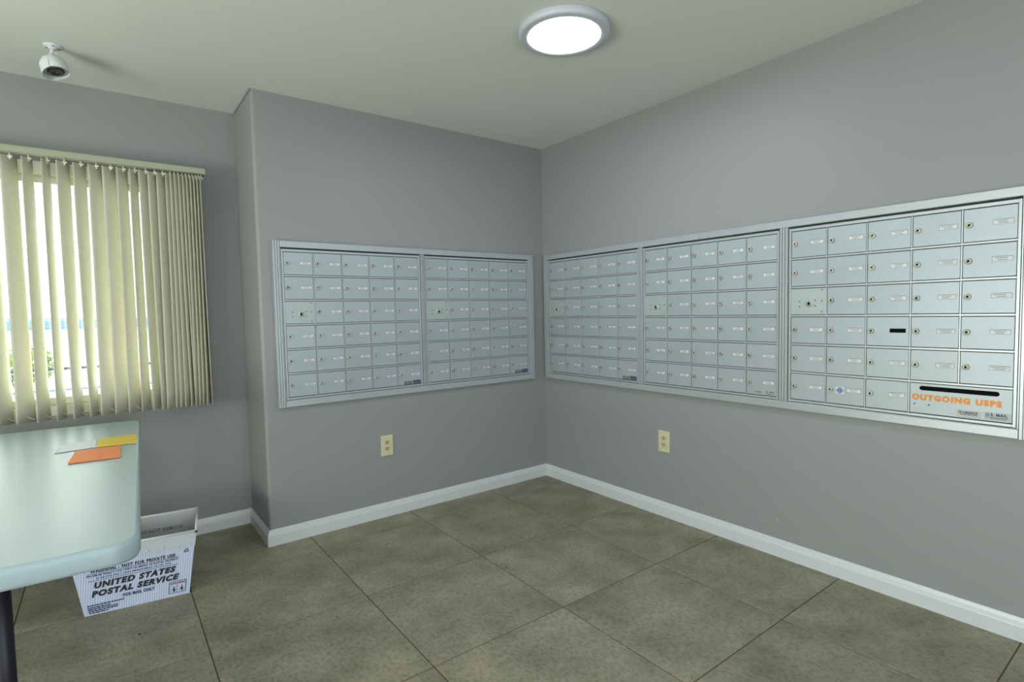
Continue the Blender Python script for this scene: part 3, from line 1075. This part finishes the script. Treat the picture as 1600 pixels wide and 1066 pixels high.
bm.faces.new(list(reversed(ob))); bm.faces.new(ib).material_index = 1
M['tub_inside'] = mat('grey_white_tub_lining', (0.42, 0.43, 0.40), 0.45, noise=0.12, nscale=14)
obj('tub_body', bm, [M['tub'], M['tub_inside']], tub)
# reinforced smooth band with folded rim
bm = bmesh.new()
e = 0.0025


def band(z0, z1, ex):
    f0, f1 = z0 / TBH, z1 / TBH
    P = lambda f, x: [(-(WB + (WT - WB) * f) - x, FO * f - x), ((WB + (WT - WB) * f) + x, FO * f - x), ((WB + (WT - WB) * f) + x, DB + (BO - DB) * f + x), (-(WB + (WT - WB) * f) - x, DB + (BO - DB) * f + x)]
    A = [bm.verts.new((*p, z0)) for p in P(f0, ex)]
    B = [bm.verts.new((*p, z1)) for p in P(f1, ex)]
    A2 = [bm.verts.new((*p, z0)) for p in P(f0, ex - 0.0022)]
    B2 = [bm.verts.new((*p, z1)) for p in P(f1, ex - 0.0022)]
    for i in range(4):
        j = (i + 1) % 4
        bm.faces.new((A[i], A[j], B[j], B[i]))
        bm.faces.new((A2[j], A2[i], B2[i], B2[j]))
        bm.faces.new((B[i], B[j], B2[j], B2[i]))
        bm.faces.new((A[j], A[i], A2[i], A2[j]))


band(TBH * 0.775, TBH, e)
M['tub_band'] = mat('grey_white_tub_band', (0.50, 0.53, 0.56), 0.4, noise=0.06, nscale=9)
obj('smooth_band', bm, M['tub_band'], tub)
bm = bmesh.new()
rp = [(-WT, FO), (WT, FO), (WT, BO), (-WT, BO)]
for i in range(4):
    a, b = rp[i], rp[(i + 1) % 4]
    bm_cyl(bm, (*a, TBH + 0.002), (*b, TBH + 0.002), 0.0055, n=8)
for p in rp:
    bmesh.ops.create_icosphere(bm, subdivisions=2, radius=0.0058, matrix=Matrix.Translation((*p, TBH + 0.002)))
obj('rim', bm, M['plastic_white'], tub)
# rivets/dimples
for u in (0.30, 0.455, 0.60, 0.73, 0.86, 0.965):
    bm = bmesh.new()
    bm_lathe(bm, [(0.006, 0.0), (0.0045, 0.002), (0.0, 0.0028)], 12, axis=(0, -1, 0.1), origin=tubpt(u, 0.83, 0.0025))
    obj('dimple', bm, M['tub_band'], tub)
bm = bmesh.new()
bm_box(bm, WT - 0.004, WT + 0.006, FO - 0.006, FO + 0.008, TBH - 0.006, TBH + 0.004, bev=0.001)
obj('corner_tab', bm, M['dark_plastic'], tub)


def face_text(name, body, u0, u1, v0, hv, m, bold=0.0, shear=0.0):
    me = text_mesh(name, body, hv * TBH, (u1 - u0), bold, m, shear)   # width in u, mapped below
    for v in me.vertices:
        u, vv = u0 + v.co.x, v0 + v.co.z / TBH
        v.co = tubpt(u, vv, 0.0016)
    return put('print', me, tub)


face_text('p', 'WARNING - NOT FOR PRIVATE USE', 0.13, 0.835, 0.650, 0.052, M['black_ink'], 0.035)
face_text('p', 'MAXIMUM PENALTY FOR THEFT OR MISUSE OF POSTAL PROPERTY', 0.10, 0.865, 0.592, 0.034, M['navy_ink'], 0.020)
face_text('p', '$1,000 FINE AND 3 YEARS IMPRISONMENT (18 USC 1707)', 0.17, 0.80, 0.540, 0.034, M['navy_ink'], 0.020)
face_text('p', 'UNITED STATES', 0.140, 0.848, 0.405, 0.098, M['black_ink'], 0.062, 0.30)
face_text('p', 'POSTAL SERVICE', 0.100, 0.885, 0.275, 0.098, M['black_ink'], 0.062, 0.30)
face_text('p', 'FOR MAIL ONLY', 0.365, 0.655, 0.188, 0.052, M['navy_ink'], 0.035)


def face_quad(bm, u0, u1, v0, v1, d=0.0015):
    f = bm.faces.new([bm.verts.new(tubpt(u, v, d)) for u, v in ((u0, v0), (u1, v0), (u1, v1), (u0, v1))])
    return f


bm = bmesh.new()   # rules
face_quad(bm, 0.10, 0.865, 0.637, 0.643)
face_quad(bm, 0.10, 0.865, 0.523, 0.530)
rnd = random.Random(11)
for v0, u0, u1 in ((0.155, 0.045, 0.37), (0.122, 0.045, 0.24), (0.095, 0.045, 0.31), (0.068, 0.045, 0.305), (0.040, 0.045, 0.22)):
    u = u0
    while u < u1:
        w = rnd.uniform(0.015, 0.04)
        face_quad(bm, u, min(u + w, u1), v0 - 0.010, v0 + 0.008)
        u += w + 0.006
obj('fine_print', bm, M['navy_ink'], tub)
bm = bmesh.new()   # instruction box
for q in ((0.79, 0.955, 0.060, 0.068), (0.79, 0.955, 0.242, 0.250), (0.79, 0.795, 0.06, 0.25), (0.950, 0.955, 0.06, 0.25), (0.866, 0.869, 0.065, 0.19)):
    face_quad(bm, *q)
for uc in (0.838, 0.915):
    for du, dv, w, h in ((0, 0.155, 0.012, 0.022), (0, 0.120, 0.026, 0.030), (0.004, 0.092, 0.016, 0.020), (-0.020, 0.105, 0.018, 0.005)):
        face_quad(bm, uc + du - w / 2, uc + du + w / 2, dv - h / 2, dv + h / 2, 0.0017)
obj('instruction_box', bm, M['black_ink'], tub)
bm = bmesh.new()
for k in range(7):
    face_quad(bm, 0.806 + 0.020 * k, 0.820 + 0.020 * k, 0.205, 0.228, 0.0018)
obj('red_print', bm, M['red_ink'], tub)
bm = bmesh.new()   # recycling triangle: three strokes
tri = [(0.905, 0.690), (0.958, 0.690), (0.9315, 0.762)]
for i in range(3):
    a, b = Vector(tri[i]), Vector(tri[(i + 1) % 3])
    c_ = Vector((0.9315, 0.714))
    k0, k1 = 0.06, 0.94
    p, q = a.lerp(b, k0), a.lerp(b, k1)
    pi_, qi = p.lerp(c_, 0.36), q.lerp(c_, 0.36)
    bm.faces.new([bm.verts.new(tubpt(*w, 0.0018)) for w in (p, q, qi, pi_)])
face_quad(bm, 0.929, 0.934, 0.705, 0.725, 0.0018)
obj('recycling_mark', bm, M['black_ink'], tub)
# print on the inside of the back wall
me = text_mesh('p', 'BOTTOM - DO NOT REMOVE', 0.016, 0.30, 0.01, M['sticker_dark'])
for v in me.vertices:
    f = (v.co.z + 0.212) / TBH
    v.co = Vector((v.co.x - 0.135, DB + (BO - DB) * f - T_ - 0.001, f * TBH))
put('inner_print', me, tub)

# ================================================================== CRUMBS
for x, y, r, lab in ((-2.589, -0.545, 0.0045, 'tiny black crumb on the floor tile in front of the mail tub'), (-1.133, -1.020, 0.0038, 'tiny black crumb on a floor tile out in the middle of the room')):
    bm = bmesh.new()
    bmesh.ops.create_icosphere(bm, subdivisions=1, radius=r)
    for v in bm.verts:
        v.co = Vector((v.co.x * 1.3, v.co.y * random.uniform(0.7, 1.1), v.co.z * 0.6))
    tag(obj('crumb', bm, M['debris'], None, (x, y, r * 0.6)), lab, 'debris', 'crumbs on the floor')

wr = bpy.data.objects['wall_right']
for y, z in ((-1.310, 0.114), (-1.431, 0.096), (-1.772, 0.180)):
    bm = bmesh.new()
    bmesh.ops.create_icosphere(bm, subdivisions=1, radius=0.0026)
    for v in bm.verts:
        v.co.x *= 0.3
    put('paint_fleck', mesh_of('paint_fleck', bm, M['paper']), wr, (-0.0004, y, z))

# ================================================================== OUTSIDE
struct(obj('ground', boxes((-14, 10, D + 0.16, 14, -0.25, -0.15)), M['concrete']))
hb = thing('neighbouring_building', 'bright pale building with horizontal siding seen through the blind', 'building', (-2.5, 7.0, -0.15))
obj('wall', boxes((-7, 6, 0.02, 3.0, 0, 4.2)), M['stucco'], hb)
bm = bmesh.new(); bm_box(bm, -7, 6, -0.004, 0.02, 0, 0.13, bev=0.003)
me_board = mesh_of('siding_board', bm, M['stucco'])
for k in range(20):
    put('siding_board', me_board, hb, (0, 0, 1.43 + 0.137 * k), (math.radians(-2), 0, 0))
obj('ledge', boxes((-7, 6, -0.16, 0.02, 1.290, 1.405), bev=0.01), M['ledge'], hb)
obj('plinth', boxes((-7, 6, -0.02, 0.02, 0, 1.29)), M['stucco'], hb)
obj('roof', boxes((-7.3, 6.3, -0.5, 3.3, 4.2, 4.32)), M['shingle'], hb)
rl = thing('handrail', 'dark metal handrail in front of the building outside the window', 'railing', (-2.9, 4.0, -0.15))
bm = bmesh.new(); bm_cyl(bm, (-3, 0, 0.915), (3, 0, 0.915), 0.014, n=10)
obj('rail', bm, M['dark_metal'], rl)
bm = bmesh.new(); bm_cyl(bm, (-3, 0, 0.70), (3, 0, 0.70), 0.010, n=10)
obj('rail', bm, M['ledge'], rl)
for k in range(5):
    bm = bmesh.new(); bm_cyl(bm, (-3 + 1.5 * k, 0, 0), (-3 + 1.5 * k, 0, 0.915), 0.012, n=10)
    obj('post', bm, M['dark_metal'], rl)
sh = thing('shrub', 'small yellow-green shrub outside behind the blind', 'plant', (-3.40, 5.6, -0.15))
bm = bmesh.new()
for k in range(7):
    a = k * 0.9
    bm_cyl(bm, (0, 0, 0), (0.18 * math.cos(a), 0.18 * math.sin(a), 0.75), 0.014, 0.005, n=6)
obj('stems', bm, M['bark'], sh)
bm = bmesh.new()
rnd = random.Random(5)
for k in range(420):
    th, ph, rr = rnd.uniform(0, 2 * PI), math.acos(rnd.uniform(-1, 1)), rnd.uniform(0.6, 1) * 0.26
    c = Vector((rr * math.sin(ph) * math.cos(th), rr * math.sin(ph) * math.sin(th), 0.88 + 0.9 * rr * math.cos(ph)))
    a = Vector((rnd.uniform(-1, 1), rnd.uniform(-1, 1), rnd.uniform(-1, 1))).normalized()
    b = a.orthogonal().normalized()
    l, w = rnd.uniform(0.03, 0.055), rnd.uniform(0.012, 0.02)
    n_ = a.cross(b) * 0.004
    bm.faces.new([bm.verts.new(p) for p in (c - a * l, c + b * w + n_, c + a * l, c - b * w + n_)])
o = obj('foliage', bm, M['leaf'], sh)
o['kind'] = 'stuff'
